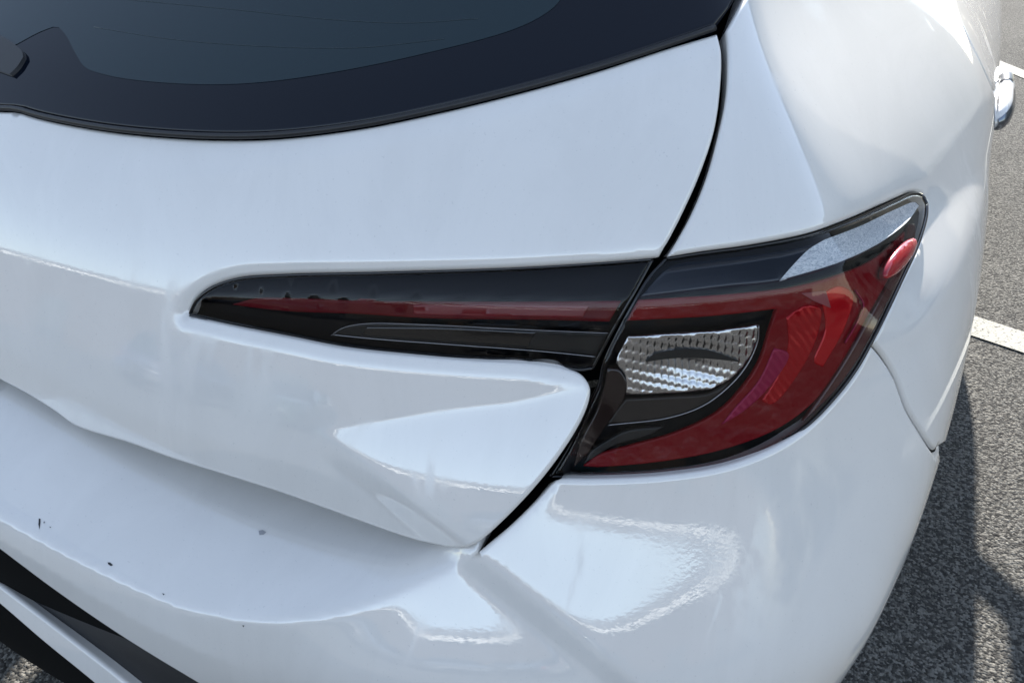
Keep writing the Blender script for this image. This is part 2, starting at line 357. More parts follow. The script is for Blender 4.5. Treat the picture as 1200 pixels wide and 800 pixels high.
# ================================================================ the car
paint, t, p = mat('pearl_white_paint')
for k, v in (('Base Color', (.68, .655, .62, 1)), ('Roughness', .55), ('Coat Weight', 1.), ('Coat Roughness', .02), ('Coat IOR', 1.92), ('Specular IOR Level', .05)): p.inputs[k].default_value = v
tc = nd(t, 'ShaderNodeTexCoord'); mp = nd(t, 'ShaderNodeMapping'); mp.inputs['Scale'].default_value = (9, 5, 2.2); t.links.new(tc.outputs['Object'], mp.inputs[0])
n1 = nd(t, 'ShaderNodeTexNoise', i_Scale=1.6, i_Detail=7., i_Roughness=.65, i_Distortion=.6); t.links.new(mp.outputs[0], n1.inputs[0])
cr = ramp_node(t, [(.44, .02), (.57, .05), (.63, .22)]); t.links.new(n1.outputs[0], cr.inputs[0]); t.links.new(cr.outputs[0], p.inputs['Coat Roughness'])
n2 = nd(t, 'ShaderNodeTexNoise', i_Scale=420., i_Detail=3.); t.links.new(tc.outputs['Object'], n2.inputs[0]); cr = ramp_node(t, [(.27, (.60, .58, .55)), (.33, (.68, .655, .62))]); t.links.new(n2.outputs[0], cr.inputs[0])
t.links.new(cr.outputs[0], p.inputs['Base Color']); n3 = nd(t, 'ShaderNodeTexNoise', i_Scale=3., i_Detail=2.); t.links.new(tc.outputs['Object'], n3.inputs[0])
bp = nd(t, 'ShaderNodeBump', i_Strength=.05, i_Distance=.01); t.links.new(n3.outputs[0], bp.inputs['Height'])
n4 = nd(t, 'ShaderNodeTexNoise', i_Scale=260., i_Detail=2.); t.links.new(tc.outputs['Object'], n4.inputs[0]); b4 = nd(t, 'ShaderNodeBump', i_Strength=.025, i_Distance=.0006); t.links.new(n4.outputs[0], b4.inputs['Height']); t.links.new(bp.outputs[0], b4.inputs['Normal'])
t.links.new(b4.outputs[0], p.inputs['Coat Normal'])
n5 = nd(t, 'ShaderNodeTexNoise', i_Scale=1.1, i_Detail=9., i_Roughness=.7, i_Distortion=1.2); t.links.new(mp.outputs[0], n5.inputs[0]); c5 = ramp_node(t, [(.42, .965), (.58, 1.0)]); t.links.new(n5.outputs[0], c5.inputs[0])
m5 = nd(t, 'ShaderNodeMix', data_type='RGBA', blend_type='MULTIPLY'); m5.inputs[0].default_value = 1.; t.links.new(cr.outputs[0], m5.inputs[6]); t.links.new(c5.outputs[0], m5.inputs[7]); t.links.new(m5.outputs[2], p.inputs['Base Color'])
black_gloss = pmat('gloss_black_plastic', (.004, .004, .005), .08, spec=.6)
rubber = pmat('black_rubber', (.008, .008, .009), .45)
inner_mat = pmat('dark_gap_shade', (.004, .004, .004), .9, spec=.1)  # near-black stands for the shade inside the gaps
frit_mat = pmat('black_glass_band', (.001, .003, .008), .03, spec=.32)
pane_mat = pmat('tinted_rear_glass', (.006, .018, .024), .04, spec=.45)
plastic = pmat('textured_black_plastic', (.012, .012, .013), .5); noise_bump(plastic, 900, .5, .0005)
car = tag(empty('parked_car', (0, 0, 0)), 'pearl white hatchback seen close up at its right rear corner, red and black tail light', 'car')
S_gate = Shape(F_up, d_gate); S_quarter = Shape(F_side, d_side); S_bump = Shape(F_low, d_bump)
def fbox(P): x, y, z = aP(P); return x
# outlines, traced on the photograph
gate_edge = [(841, 38), (846, 60), (845, 100), (838, 150), (822, 200), (800, 250), (773, 302)]
glass_bottom = [(-60, 98), (-20, 110), (0, 117), (40, 131), (110, 145), (180, 153), (260, 157), (330, 155), (420, 144), (500, 128), (600, 104), (700, 76), (780, 50), (838, 30)]
lamp_top = [(773, 303), (700, 309), (600, 315), (450, 320), (330, 323), (280, 327), (250, 337), (232, 351), (222, 369)]
lamp_bot = [(222, 369), (280, 382), (340, 394), (400, 406), (470, 414), (560, 421), (620, 424), (660, 430), (682, 439), (691, 454), (690, 470), (680, 495), (655, 535), (625, 573), (590, 610), (562, 635), (549, 642)]
gate_bot = [(549, 642), (530, 643), (505, 639), (470, 629), (430, 615), (380, 597), (330, 579), (280, 563), (200, 538), (150, 520), (100, 505), (84, 498), (65, 484), (30, 462), (0, 446), (-40, 424)]
lt = lamp_top+lamp_bot[1:8]; tip = [(700, 310), (600, 316), (450, 321), (330, 324), (280, 328), (250, 338), (230, 354), (222, 368)]; low_ = [(222, 368), (280, 381), (340, 393), (400, 405), (470, 413), (560, 420), (620, 423)]
g_guides = [offs(tip, d) for d in (-22, -19, -16, -13, -10, -6)]+[offs(tip, -d) for d in (-22, -19, -16, -13, -10, -6)]+[offs(low_, d) for d in (22, 19, 16, 13, 10, 6, -6, -10, -13, -16, -19, -22)]
g_guides += [offs(L_DIAG[:2], d) for d in (-4, -1, 2, 22, 25, 28)]+[offs(L_G2[1:], d) for d in (-4, 0, 4)]+[offs(L_TOP[:-1], d) for d in (-4, 0, 4)]
tailgate = panel('tailgate', S_gate, S_gate.sym([[(a, b+6) for a, b in glass_bottom[:-1]]+[(841, 38)], gate_edge, lamp_top, lamp_bot, gate_bot]), paint, car, mirror=False, step=.0034, depth=.005, guides=g_guides)[0]
quarter_curves = [
    [(852, 34), (854, 60), (852, 110), (842, 160), (828, 210), (809, 255), (783, 301)],
    [(783, 301), (820, 295), (880, 287), (950, 273), (1000, 255), (1050, 233), (1070, 225), (1082, 228), (1088, 240), (1086, 254), (1076, 290), (1062, 320), (1045, 356), (1022, 402)],
    [(1022, 402), (1035, 417), (1050, 441), (1065, 480), (1080, 505), (1092, 523), (1098, 530)],
    [(.885, .50, .672), (.875, .62, .61)], [(.875, .62, .61), (.88, .70, .66), (.89, .80, .70), (.89, .95, .72), (.89, 1.08, .70), (.89, 1.18, .62), (.89, 1.235, .5), (.88, 1.25, .35), (.87, 1.25, .22)],
    [(.87, 1.25, .22), (.87, 1.262, .30), (.88, 1.27, .6), (.88, 1.26, .80), (.885, 1.20, .88)],
    [(1163, 104), (1150, 76), (1135, 45), (1122, 15), (1114, -14)],
    [(.76, 1.50, 1.03), (.66, 1.34, 1.2), (.58, 1.1, 1.385), (.56, .8, 1.40), (.53, .63, 1.395)],
    [(.53, .63, 1.395), (.60, .55, 1.30)], [(925, -110), (895, -45), (868, 6), (852, 34)]]
quarter = panel('quarter_panel', S_quarter, quarter_curves, paint, car)
bump_right = [(560, 648), (573, 636), (598, 613), (626, 583), (642, 563), (650, 560)]
q = S_bump.sym([[(0, .19, .74), (.2, .195, .735), (.40, .21, .75), (.51, .20, .775)], bump_right,
    [(650, 561), (700, 562), (780, 558), (850, 547), (905, 527), (945, 502), (980, 467), (1005, 434), (1021, 404)],
    [(1021, 404), (1033, 418), (1048, 442), (1063, 481), (1078, 506), (1090, 525), (1096, 533)],
    [(.885, .495, .667), (.875, .61, .605), (.875, .66, .5), (.86, .67, .24)],
    [(.86, .67, .24), (.82, .38, .24), (.72, .17, .26), (.60, .08, .30), (.50, .03, .38), (.42, -.01, .46)],
    [(300, 840), (230, 800), (140, 745), (60, 690), (0, 645), (-60, 600)]])
bumper = panel('rear_bumper', S_bump, q, paint, car, mirror=False, step=.0037, guides=[offs(L_C1, d) for d in (-3, 0, 3)]+[offs([(530, 625), (548, 640), (780, 826)], d) for d in (-3, 1, 22, 27)])[0]
# rear window
S_glass = Shape(F_up, None, -.002)
gw = [[(a, b) for a, b in glass_bottom], [(838, 30), (860, 2), (885, -48), (912, -112)], [(.585, .56, 1.30), (.52, .60, 1.385)], [(.52, .60, 1.385), (.3, .58, 1.395), (0, .57, 1.40)]]
rear_window = panel('rear_window', S_glass, S_glass.sym(gw), frit_mat, car, mirror=False, step=.01)[0]
S_pane = Shape(F_up, None, -.0012)
pw = [[(-60, 2), (0, 8), (30, 14), (58, 24), (76, 40), (88, 62), (100, 79), (125, 88), (160, 94), (240, 99), (310, 96), (400, 83), (500, 62), (600, 35), (636, 18), (655, 2), (672, -30), (720, -90)], [(.46, .52, 1.30), (.40, .55, 1.345), (0, .55, 1.36)]]
pane = panel('tinted_pane', S_pane, S_pane.sym(pw), pane_mat, rear_window, mirror=False, step=.01, profile=[(0, 0, 0), (.001, 0, 0), (.002, 0, 0), (.003, 0, 0)], depth=.0003)[0]
# rubber seal along the lower rim of the glass
Pg = pix(F_up, lambda P: -.001+0*P[:, 0], catmull([(a, b+2.5) for a, b in glass_bottom], 8)); Pg = Pg[Pg[:, 0] > .002]
V, Fc = tube(np.vstack([Pg[::-1]*[-1, 1, 1], Pg]), .0028, 6); link('window_seal', pymesh('window_seal', V, Fc), rubber, rear_window)
# dark inner body behind every gap
for nm, F_, off in (('inner_body', F_side, -.052), ('inner_bumper', F_low, -.022)):
    Sx = Shape(F_, None, off); ph = np.linspace(-1.75, 1.75, 90)*.8; ps = np.linspace(.12, .69, 42)*.9
    if nm == 'inner_body': ps = np.linspace(.69, .98, 32)*.9
    if nm == 'inner_bumper': ph = np.linspace(-1.27, 1.27, 80)*.8
    A, B = np.meshgrid(ph, ps); P = Sx.surf(np.stack([A.ravel(), B.ravel()], -1)).reshape(len(ps), len(ph), 3)
    link(nm, grid_mesh(nm, P), inner_mat, car)
# ---------------------------------------------------------------- tail lights
def d_lens(P):
    u, v, s = view(P); d, _ = pdist(u, v, [(180, 346), (260, 346), (400, 345), (600, 348), (722, 349), (755, 347), (850, 339), (915, 332), (980, 315), (1030, 290), (1080, 246)])
    return (-.26*ramp(-d, 3, 60)-.10*ramp(d, 3, 60))*s
S_lens = Shape(F_side, d_lens, .0005)
def S_in(off): return Shape(F_side, d_lens, off)
lens_m = bpy.data.materials.new('clear_lens'); lens_m.use_nodes = True; t = lens_m.node_tree; t.nodes.clear()
o_ = nd(t, 'ShaderNodeOutputMaterial'); ms = nd(t, 'ShaderNodeMixShader'); tr = nd(t, 'ShaderNodeBsdfTransparent'); tr.inputs[0].default_value = (.98, .98, .98, 1)
gl = nd(t, 'ShaderNodeBsdfGlossy', i_Roughness=.015); fr = nd(t, 'ShaderNodeFresnel', i_IOR=1.38)
t.links.new(fr.outputs[0], ms.inputs[0]); t.links.new(tr.outputs[0], ms.inputs[1]); t.links.new(gl.outputs[0], ms.inputs[2]); t.links.new(ms.outputs[0], o_.inputs[0])
red_dark = pmat('dark_red_lens', (.10, .002, .006), .35, spec=.15)
red_deep = pmat('deep_red_plastic', (.17, .0004, .004), .3, spec=.15); noise_bump(red_deep, 60, .5, .004, 2)
red_bright = pmat('bright_red_reflector', (.34, .001, .006), .2, metal=.3, spec=.3)
red_pale = pmat('pale_red_reflector', (.26, .01, .05), .3, metal=.2, spec=.2)
chrome = pmat('chromed_plastic', (.42, .42, .43), .18, metal=1)
smoke = pmat('smoked_grey_plastic', (.018, .017, .016), .3, spec=.2)
warm_smoke = pmat('smoked_amber_plastic', (.03, .024, .02), .25, spec=.2)
rim_m = pmat('dark_lamp_rim', (.012, .005, .005), .12)
lamp_in_poly = [lamp_top[::-1] and [(222, 369), (232, 351), (250, 337), (280, 327), (330, 323), (450, 320), (600, 315), (700, 309), (764, 304)],
    [(764, 304), (741, 346), (717, 388), (694, 431)], [(694, 431), (680, 433), (660, 430), (620, 424), (560, 421), (470, 414), (400, 406), (340, 394), (280, 382), (222, 369)]]
def grow(curves, k): return curves
lamp_out_poly = [[(781, 303), (820, 297), (880, 289), (950, 275), (1000, 257), (1050, 235), (1070, 227), (1080, 229), (1086, 239)],
    [(1086, 239), (1085, 254), (1074, 290), (1060, 320), (1043, 356), (1020, 402), (1003, 432), (978, 465), (943, 500), (903, 524), (848, 544), (780, 555), (700, 559), (646, 558)],
    [(646, 558), (668, 522), (688, 480), (702, 452), (708, 425), (724, 390), (742, 356), (762, 324), (781, 303)]]
lamps = {}
for side in (0, 1):
    for nm in ('tail_light_inner', 'tail_light_outer'):
        pass
for m_ in (red_deep, red_bright, red_pale):
    t = m_.node_tree; p = t.nodes['Principled BSDF']; tc = nd(t, 'ShaderNodeTexCoord'); wv = nd(t, 'ShaderNodeTexWave', i_Scale=62. if m_ != red_deep else 40., i_Distortion=3., i_Detail=2.); wv.inputs['Detail Scale'].default_value = .6; wv.bands_direction = 'DIAGONAL'
    t.links.new(tc.outputs['Object'], wv.inputs[0]); b_ = nd(t, 'ShaderNodeBump', i_Strength=.18, i_Distance=.0016); t.links.new(wv.outputs[0], b_.inputs['Height'])
    if m_ != red_deep: t.links.new(b_.outputs[0], p.inputs['Normal'])
tl_in = [empty('tail_light', (0, 0, 0)) for _ in range(2)]; tl_out = [empty('tail_light', (0, 0, 0)) for _ in range(2)]
for e_ in tl_in: e_['label'] = 'slim inner tail light strip set in the tailgate'
for e_ in tl_out: e_['label'] = 'outer tail light with clear reversing lamp and red sweep'
for e_ in tl_in+tl_out: e_.parent = car; e_.matrix_parent_inverse = Matrix.Translation(-car.location)
FLAT = [(0, .0008, .8), (.0005, .0002, .3), (.001, 0, 0), (.0018, 0, 0)]
HARD = [(0, 0, 0), (.0008, 0, 0), (.0016, 0, 0), (.0024, 0, 0)]
for own, poly in ((tl_in, lamp_in_poly), (tl_out, lamp_out_poly)):
    panel('housing', S_in(-.024), poly, pmat('lamp_housing_black', (.003, .003, .004), .35, spec=.1), tuple(own), step=.006, profile=HARD, depth=.012)
    panel('lens', S_lens, poly, lens_m, tuple(own), step=.0035, profile=[(0, .002, 1.6), (.0008, .0007, .8), (.002, .0001, .2), (.0032, 0, 0)], depth=.0)
def bits(name, m, own, pts, off, step=.004, prof=FLAT, depth=.004, extra=None, label=None, pstep=4.):
    curves = pts if isinstance(pts[0], list) else [pts+[pts[0]]]
    o = panel(name, S_in(off), curves, m, tuple(own), step=step, profile=prof, depth=depth, extra=extra, pstep=pstep)
    if label:
        for q_ in o: q_['label'] = label
    return o
# slim inner lamp

bits('red_strip', red_dark, tl_in, [[(272, 357), (300, 350), (340, 350), (420, 353), (500, 354), (640, 354), (728, 353)], [(728, 353), (714, 377)], [(714, 377), (640, 375), (500, 373), (420, 368), (340, 365), (300, 361), (272, 357)]], -.007)
bits('red_tube', pmat('red_light_guide', (.17, .006, .014), .3), tl_in, [[(484, 357), (560, 357), (690, 358)], [(690, 358), (683, 372)], [(683, 372), (560, 371), (484, 369)], [(484, 369), (484, 357)]], -.0055)
bits('smoked_insert', smoke, tl_in, [[(388, 393), (400, 385), (425, 380), (500, 381), (600, 386), (712, 391)], [(712, 391), (699, 417)], [(699, 417), (640, 411), (520, 403), (440, 397), (388, 393)]], -.008)
bits('gloss_insert', black_gloss, tl_in, [[(430, 383), (520, 384), (628, 389)], [(628, 389), (618, 407)], [(618, 407), (520, 401), (424, 394)], [(424, 394), (430, 383)]], -.0068)
def strip(name, m, own, pts, rad, off):
    S = S_in(off); P = pix(S.F, S.disp, catmull(pts, 4))
    for k in (0, 1):
        V, Fc = tube(P*[-1 if k else 1, 1, 1], rad, 5); link(name, pymesh(name, V, Fc), m, own[k])
for own, poly in ((tl_in, lamp_in_poly), (tl_out, lamp_out_poly)):
    for c_ in poly: strip('bezel', black_gloss, own, c_, .0019, -.0032)
trim_m = pmat('satin_grey_bead', (.30, .30, .31), .25, metal=.8)
strip('chrome_bead', trim_m, tl_in, [(390, 392), (440, 397), (520, 403), (640, 412), (699, 418)], .0006, -.006)
strip('chrome_bead', trim_m, tl_in, [(388, 393), (400, 385), (425, 379.5), (500, 380.5), (600, 385.5), (716, 390.5)], .0005, -.006)
# outer lamp
gloss_band = pmat('navy_gloss_band', (.004, .008, .016), .12, spec=.6)
band_m, t, p = mat('sunlit_scratched_band'); p.inputs['Base Color'].default_value = (.085, .09, .095, 1); p.inputs['Roughness'].default_value = .38; p.inputs['Metallic'].default_value = .0  # same band as the navy one; near-white puts the sun into the colour
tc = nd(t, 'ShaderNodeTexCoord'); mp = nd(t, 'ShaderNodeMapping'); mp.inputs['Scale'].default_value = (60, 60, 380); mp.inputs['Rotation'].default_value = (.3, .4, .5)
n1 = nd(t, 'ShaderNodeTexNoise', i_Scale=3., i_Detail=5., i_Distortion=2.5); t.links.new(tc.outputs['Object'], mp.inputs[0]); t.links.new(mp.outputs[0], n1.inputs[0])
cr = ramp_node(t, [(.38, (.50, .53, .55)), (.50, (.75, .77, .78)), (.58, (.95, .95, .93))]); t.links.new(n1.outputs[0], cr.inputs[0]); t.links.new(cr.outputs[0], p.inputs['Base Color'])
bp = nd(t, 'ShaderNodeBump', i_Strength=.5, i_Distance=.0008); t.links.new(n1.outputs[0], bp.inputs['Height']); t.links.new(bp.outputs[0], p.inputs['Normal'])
def d_band(P):
    u, v, s = view(P); d, _ = pdist(u, v, [(180, 346), (755, 347), (850, 339), (915, 332), (980, 315), (1030, 290), (1080, 246)]); return d_lens(P)-.42*ramp(-d, 3, 50)*s
panel('upper_band', Shape(F_side, d_band, .0), [[(752, 346), (785, 312), (830, 304), (900, 296), (960, 283), (1010, 264), (1050, 245), (1072, 236), (1078, 240)], [(1078, 240), (1062, 262), (1025, 288), (978, 309), (915, 327), (850, 334), (752, 346)]], gloss_band, tuple(tl_out), step=.003, profile=FLAT, depth=.004)
panel('sunlit_band_patch', Shape(F_side, d_band, .0015), [[(915, 327), (928, 312), (948, 292), (966, 281)], [(966, 281), (1010, 264), (1050, 245), (1072, 237), (1077, 241)], [(1077, 241), (1062, 261), (1025, 287), (978, 308), (915, 327)]], band_m, tuple(tl_out), step=.002, profile=HARD, depth=.004)  # sunlit stretch of the band, painted pale; the scratches are its own
bits('red_reflector', red_deep, tl_out, [[(744, 352), (800, 349), (860, 345), (930, 337), (985, 322), (1030, 300), (1066, 266)], [(1066, 266), (1058, 300), (1040, 335), (1018, 375), (990, 425), (955, 470), (912, 502), (850, 526), (780, 540), (700, 547), (684, 546)],
    [(684, 546), (700, 534), (740, 522), (790, 508), (840, 484), (870, 455), (890, 425), (903, 385), (911, 362)], [(911, 362), (860, 368), (800, 373), (734, 376)], [(734, 376), (744, 352)]], -.0075)
bits('facet', red_bright, tl_out, [[(922, 372), (945, 358), (962, 362), (958, 395), (935, 440), (905, 474), (893, 470)], [(893, 470), (912, 440), (924, 405), (922, 372)]], -.0062)
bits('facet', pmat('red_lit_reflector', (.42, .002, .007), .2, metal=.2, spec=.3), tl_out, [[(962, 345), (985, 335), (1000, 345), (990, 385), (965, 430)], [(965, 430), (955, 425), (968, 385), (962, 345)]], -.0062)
bits('facet', red_pale, tl_out, [[(908, 408), (925, 415), (905, 450), (872, 482), (846, 498)], [(846, 498), (862, 478), (890, 446), (908, 408)]], -.0055)
bits('facet', pmat('pale_red_reflection', (.22, .025, .04), .3), tl_out, [[(940, 344), (968, 341)], [(968, 341), (974, 361)], [(974, 361), (955, 353)], [(955, 353), (940, 344)]], -.0055, prof=HARD)  # pale patch is a reflection on the lens painted as a facet
strip('bright_edge', red_pale, tl_out, [(1002, 340), (1012, 358), (1004, 378), (990, 402)], .0009, -.005)
def rib_wave(P):
    q_ = params(np.abs(P)*[1, 1, 1] if False else P*[1, 1, 1]); 
    a = (q_[:, 0]/.0046) % 1-.5; b = (q_[:, 1]/.0052+.3*np.round(q_[:, 0]/.0046)) % 1-.5; u, v, s = view(P)
    return .0015*(.5-2*a*a-1.3*b*b)-.004*np.exp(-((u-812)/50)**2-((v-430)/20)**2)
def rib_fine(P):
    q_ = params(P); return .0010*np.abs(np.sin((q_[:, 0]+.35*q_[:, 1])*math.pi/.0042))
bits('reversing_reflector', chrome, tl_out, [[(736, 394), (780, 391), (840, 387), (890, 380)], [(890, 380), (888, 398), (876, 424), (858, 444), (834, 457)], [(834, 457), (790, 461), (733, 463)], [(733, 463), (732, 440), (722, 425), (728, 408), (736, 394)]], -.0065, step=.0009, extra=rib_wave)
bits('dark_slot', smoke, tl_out, [[(757, 424), (766, 416), (800, 410), (830, 411), (868, 424)], [(868, 424), (840, 421), (800, 419), (770, 422), (757, 424)]], -.0048, prof=HARD)
bits('smoked_insert', warm_smoke, tl_out, [[(734, 468), (790, 465), (832, 461), (856, 448)], [(856, 448), (835, 471), (795, 487), (750, 494), (712, 497)], [(712, 497), (724, 480), (734, 468)]], -.0068)
strip('clear_edge', trim_m, tl_out, [(889, 381), (888, 399), (877, 425), (858, 449), (826, 474), (785, 489), (712, 498)], .0007, -.005)
bits('ribbed_corner', smoke, tl_out, [[(705, 520), (735, 505), (778, 500)], [(778, 500), (760, 510), (720, 522), (684, 544)], [(684, 544), (692, 530), (705, 520)]], -.0065)
bits('lamp_post', rim_m, tl_out, [[(712, 432), (726, 434), (734, 448), (730, 470), (712, 496), (690, 530)], [(690, 530), (672, 548)], [(672, 548), (682, 515), (700, 480), (708, 455), (712, 432)]], -.0045)
bits('rim_reflection', pmat('brown_red_reflection', (.07, .022, .02), .15), tl_out, [[(1073, 262), (1072, 290), (1058, 322), (1040, 356), (1018, 400), (1000, 430), (975, 462), (942, 494)], [(942, 494), (965, 462), (990, 425), (1018, 375), (1040, 335), (1058, 300), (1066, 262)], [(1066, 262), (1073, 262)]], -.0035)  # brownish reflection of the sunlit ground put into the colour
# raised side marker
S_mark = Shape(F_side, d_lens, .0)
def mark_bulge(P):
    u, v, s = view(P); cx, cy, an = 1054, 303, math.radians(-52); a = (u-cx)*math.cos(an)+(v-cy)*math.sin(an); b = -(u-cx)*math.sin(an)+(v-cy)*math.cos(an)
    return .0045*np.sqrt(np.clip(1-(a/29)**2-(b/10)**2, 0, 1))+.0005
ths = np.linspace(0, 2*math.pi, 25); an = math.radians(-52)
ring = [(1054+29*math.cos(a)*math.cos(an)-10*math.sin(a)*math.sin(an), 303+29*math.cos(a)*math.sin(an)+10*math.sin(a)*math.cos(an)) for a in ths]
mk = pmat('red_side_marker', (.26, .002, .008), .1, coat=.2)
panel('side_marker', S_mark, [ring], mk, tuple(tl_out), step=.0015, profile=HARD, depth=.004, extra=mark_bulge)
# ---------------------------------------------------------------- lower bumper: black valance and white trim
Yv0 = Spl([.25, .36, .42, .47, .52, .56, .60, .66, .72], [.02, -.045, -.054, -.052, -.046, -.034, -.010, .02, .05])
def F_val(P):
    x, y, z = aP(P); return smax(Yv0(z)+plan(x)-y, x-Xs0(z)+taper(y, z)+.03, .06)
S_val = Shape(F_val)
panel('valance', S_val, S_val.sym([[(0, .02, .66), (.40, .08, .65), (.72, .18, .63)], [(.72, .18, .63), (.80, .30, .30)], [(.80, .30, .30), (.6, .12, .27), (.45, .03, .30)], [(260, 918), (190, 860), (128, 803), (70, 750), (0, 697), (-60, 650)]]), plastic, car, mirror=False, step=.012)
S_trim = Shape(F_val, None, .012)
tr_r = S_trim.sym([[(-60, 641), (0, 685), (70, 739), (145, 799), (215, 860), (280, 915)], [(280, 915), (250, 925)], [(250, 925), (180, 862), (109, 800), (50, 752), (0, 709), (-60, 660)]])
panel('lower_trim', S_trim, tr_r, paint, car, mirror=False, step=.005)
# ---------------------------------------------------------------- doors, side glass, handles
seam = pix(S_quarter.F, S_quarter.disp, catmull([(1163, 104), (1150, 76), (1135, 45), (1122, 15), (1114, -14)], 6))+[0, .006, 0]
S_door = Shape(F_side, d_side, 0, side=True)
yz = lambda L: catmull([(0, *a) for a in L], .02)[:, 1:]
rear_out = np.vstack([yz([(1.275, .27), (1.285, .6), (1.268, .80), (1.21, .88)])[:-1], seam[:, 1:3], [[1.52, 1.03]], [[2.24, 1.01], [2.25, .27]]])
rear_door = panel('door', S_door, rear_out, paint, car, step=.012, pstep=6)
front_door = panel('door', S_door, np.array([(2.257, .27), (2.247, 1.01), (3.20, .985), (3.27, .9), (3.28, .27)]), paint, car, step=.02)
for d_, e_ in zip(rear_door, front_door): pass
S_win = Shape(F_side, None, -.006, side=True)
panel('side_window', S_win, np.array([(1.50, 1.035), (1.62, 1.30), (1.9, 1.385), (2.6, 1.385), (3.12, 1.05), (3.18, .995)]), frit_mat, car, step=.03)
handle_dark = pmat('dark_handle_recess', (.01, .01, .012), .3)
chrome_h = pmat('satin_chrome', (.14, .16, .20), .2, metal=1)
def handle(y0, parent):
    def bar(sx, f0, f1, t0, t1, gr, n=22, m_=14):
        rows = []
        for f in np.linspace(f0, f1, n):
            e_ = max(0., 1-abs(2*f-1)**4); wz = (.0205*e_**.5+.001)*gr; wx = (.013*e_**.4+.0015)*gr; th = np.linspace(t0, t1, m_)
            rows.append(np.stack([sx*(.891+.020*e_**.7+wx*np.cos(th)), y0+.235*f+0*th, .866+.033*f+wz*np.sin(th)], -1))
        return np.array(rows)
    for k, d_ in enumerate(parent):
        sx = -1 if k else 1; link('door_handle', grid_mesh('door_handle', bar(sx, 0, 1, 0, 2*math.pi, 1.)), paint, d_)
        link('handle_chrome', grid_mesh('handle_chrome', bar(sx, .02, .50, -2.2, .9, 1.05)), chrome_h, d_)
        link('handle_gap', grid_mesh('handle_gap', bar(sx, .60, .74, .9, 3.0, 1.06, 5)), handle_dark, d_)
handle(1.125, rear_door); handle(2.16, front_door)
# ---------------------------------------------------------------- roof, spoiler, front, mirrors, wheels
xs = np.linspace(-1, 1, 25); ys = np.linspace(.62, 2.55, 16); zr = Spl([.55, 1.2, 1.9, 2.6], [1.385, 1.425, 1.435, 1.40])
P = np.array([[(a*.585, y, float(zr(y))-.035*abs(a)**3) for a in xs] for y in ys]); link('roof', grid_mesh('roof', P), paint, car)
rows = [[(a*.575, y0_+.10*a*a, z0_-.03*abs(a)**3) for a in xs] for y0_, z0_ in ((.64, 1.392), (.50, 1.382), (.40, 1.368), (.385, 1.358), (.40, 1.350), (.52, 1.352), (.62, 1.36))]
link('roof_spoiler', grid_mesh('roof_spoiler', np.array(rows)), paint, car)
ws = pmat('windscreen_glass', (.01, .015, .016), .03, spec=.7)
P = np.array([[(a*(.585+.14*s_), 2.55+.85*s_-.12*a*a*s_, 1.40-.42*s_-.035*abs(a)**3) for a in xs] for s_ in np.linspace(0, 1, 10)]); link('windscreen', grid_mesh('windscreen', P), ws, car)
st = [(3.27, .90, .985), (3.5, .895, .95), (3.8, .885, .90), (4.05, .86, .85), (4.22, .80, .78), (4.33, .68, .66), (4.37, .55, .55)]
rows = []
for y, hw, zt in st:
    pr = [(hw-.03, .25), (hw, .45), (hw, .62), (hw-.015, min(.80, zt-.05)), (hw-.09, zt-.02), (hw*.6, zt+.012), (0, zt+.03)]
    pr = pr+[(-a, b) for a, b in pr[-2::-1]]; rows.append([(a, y, b) for a, b in pr])
link('front_body', grid_mesh('front_body', np.array(rows)), paint, car)
tyre_m = pmat('tyre_rubber', (.012, .012, .012), .8); rim_al = pmat('grey_alloy', (.35, .35, .36), .3, metal=.9)
def wheel(x, y):
    sx = 1 if x > 0 else -1; th = np.linspace(0, 2*math.pi, 49)[:-1]
    pr = [(-.10, .215), (-.11, .26), (-.10, .305), (-.06, .32), (.06, .32), (.10, .305), (.11, .26), (.10, .215)]
    P = np.array([[(x+sx*a, y+r*math.cos(q_), .32+r*math.sin(q_)) for q_ in th] for a, r in pr]); ty = link('wheel', grid_mesh('wheel', P, closed=True), tyre_m, car)
    pr = [(.10, .215), (.09, .20), (.04, .195), (.0, .19)]
    parts = []; Pg_ = np.array([[(x+sx*a, y+r*math.cos(q_), .32+r*math.sin(q_)) for q_ in th] for a, r in pr]); n_ = len(th)
    parts.append((Pg_.reshape(-1, 3), [(i*n_+j, i*n_+(j+1) % n_, (i+1)*n_+(j+1) % n_, (i+1)*n_+j) for i in range(3) for j in range(n_)]))
    for k in range(5):
        for dd in (-.13, .13):
            a = k*2*math.pi/5; parts.append(tube([(x+sx*.075, y+.04*math.cos(a), .32+.04*math.sin(a)), (x+sx*.085, y+.20*math.cos(a+dd), .32+.20*math.sin(a+dd))], [.02, .014], 6))
    parts.append(tube([(x+sx*.05, y, .32), (x+sx*.09, y, .32)], .045, 16)); V, Fc = merge(parts); link('rim', pymesh('rim', V, Fc), rim_al, ty)
for x in (.75, -.75):
    for y in (.95, 3.44): wheel(x, y)
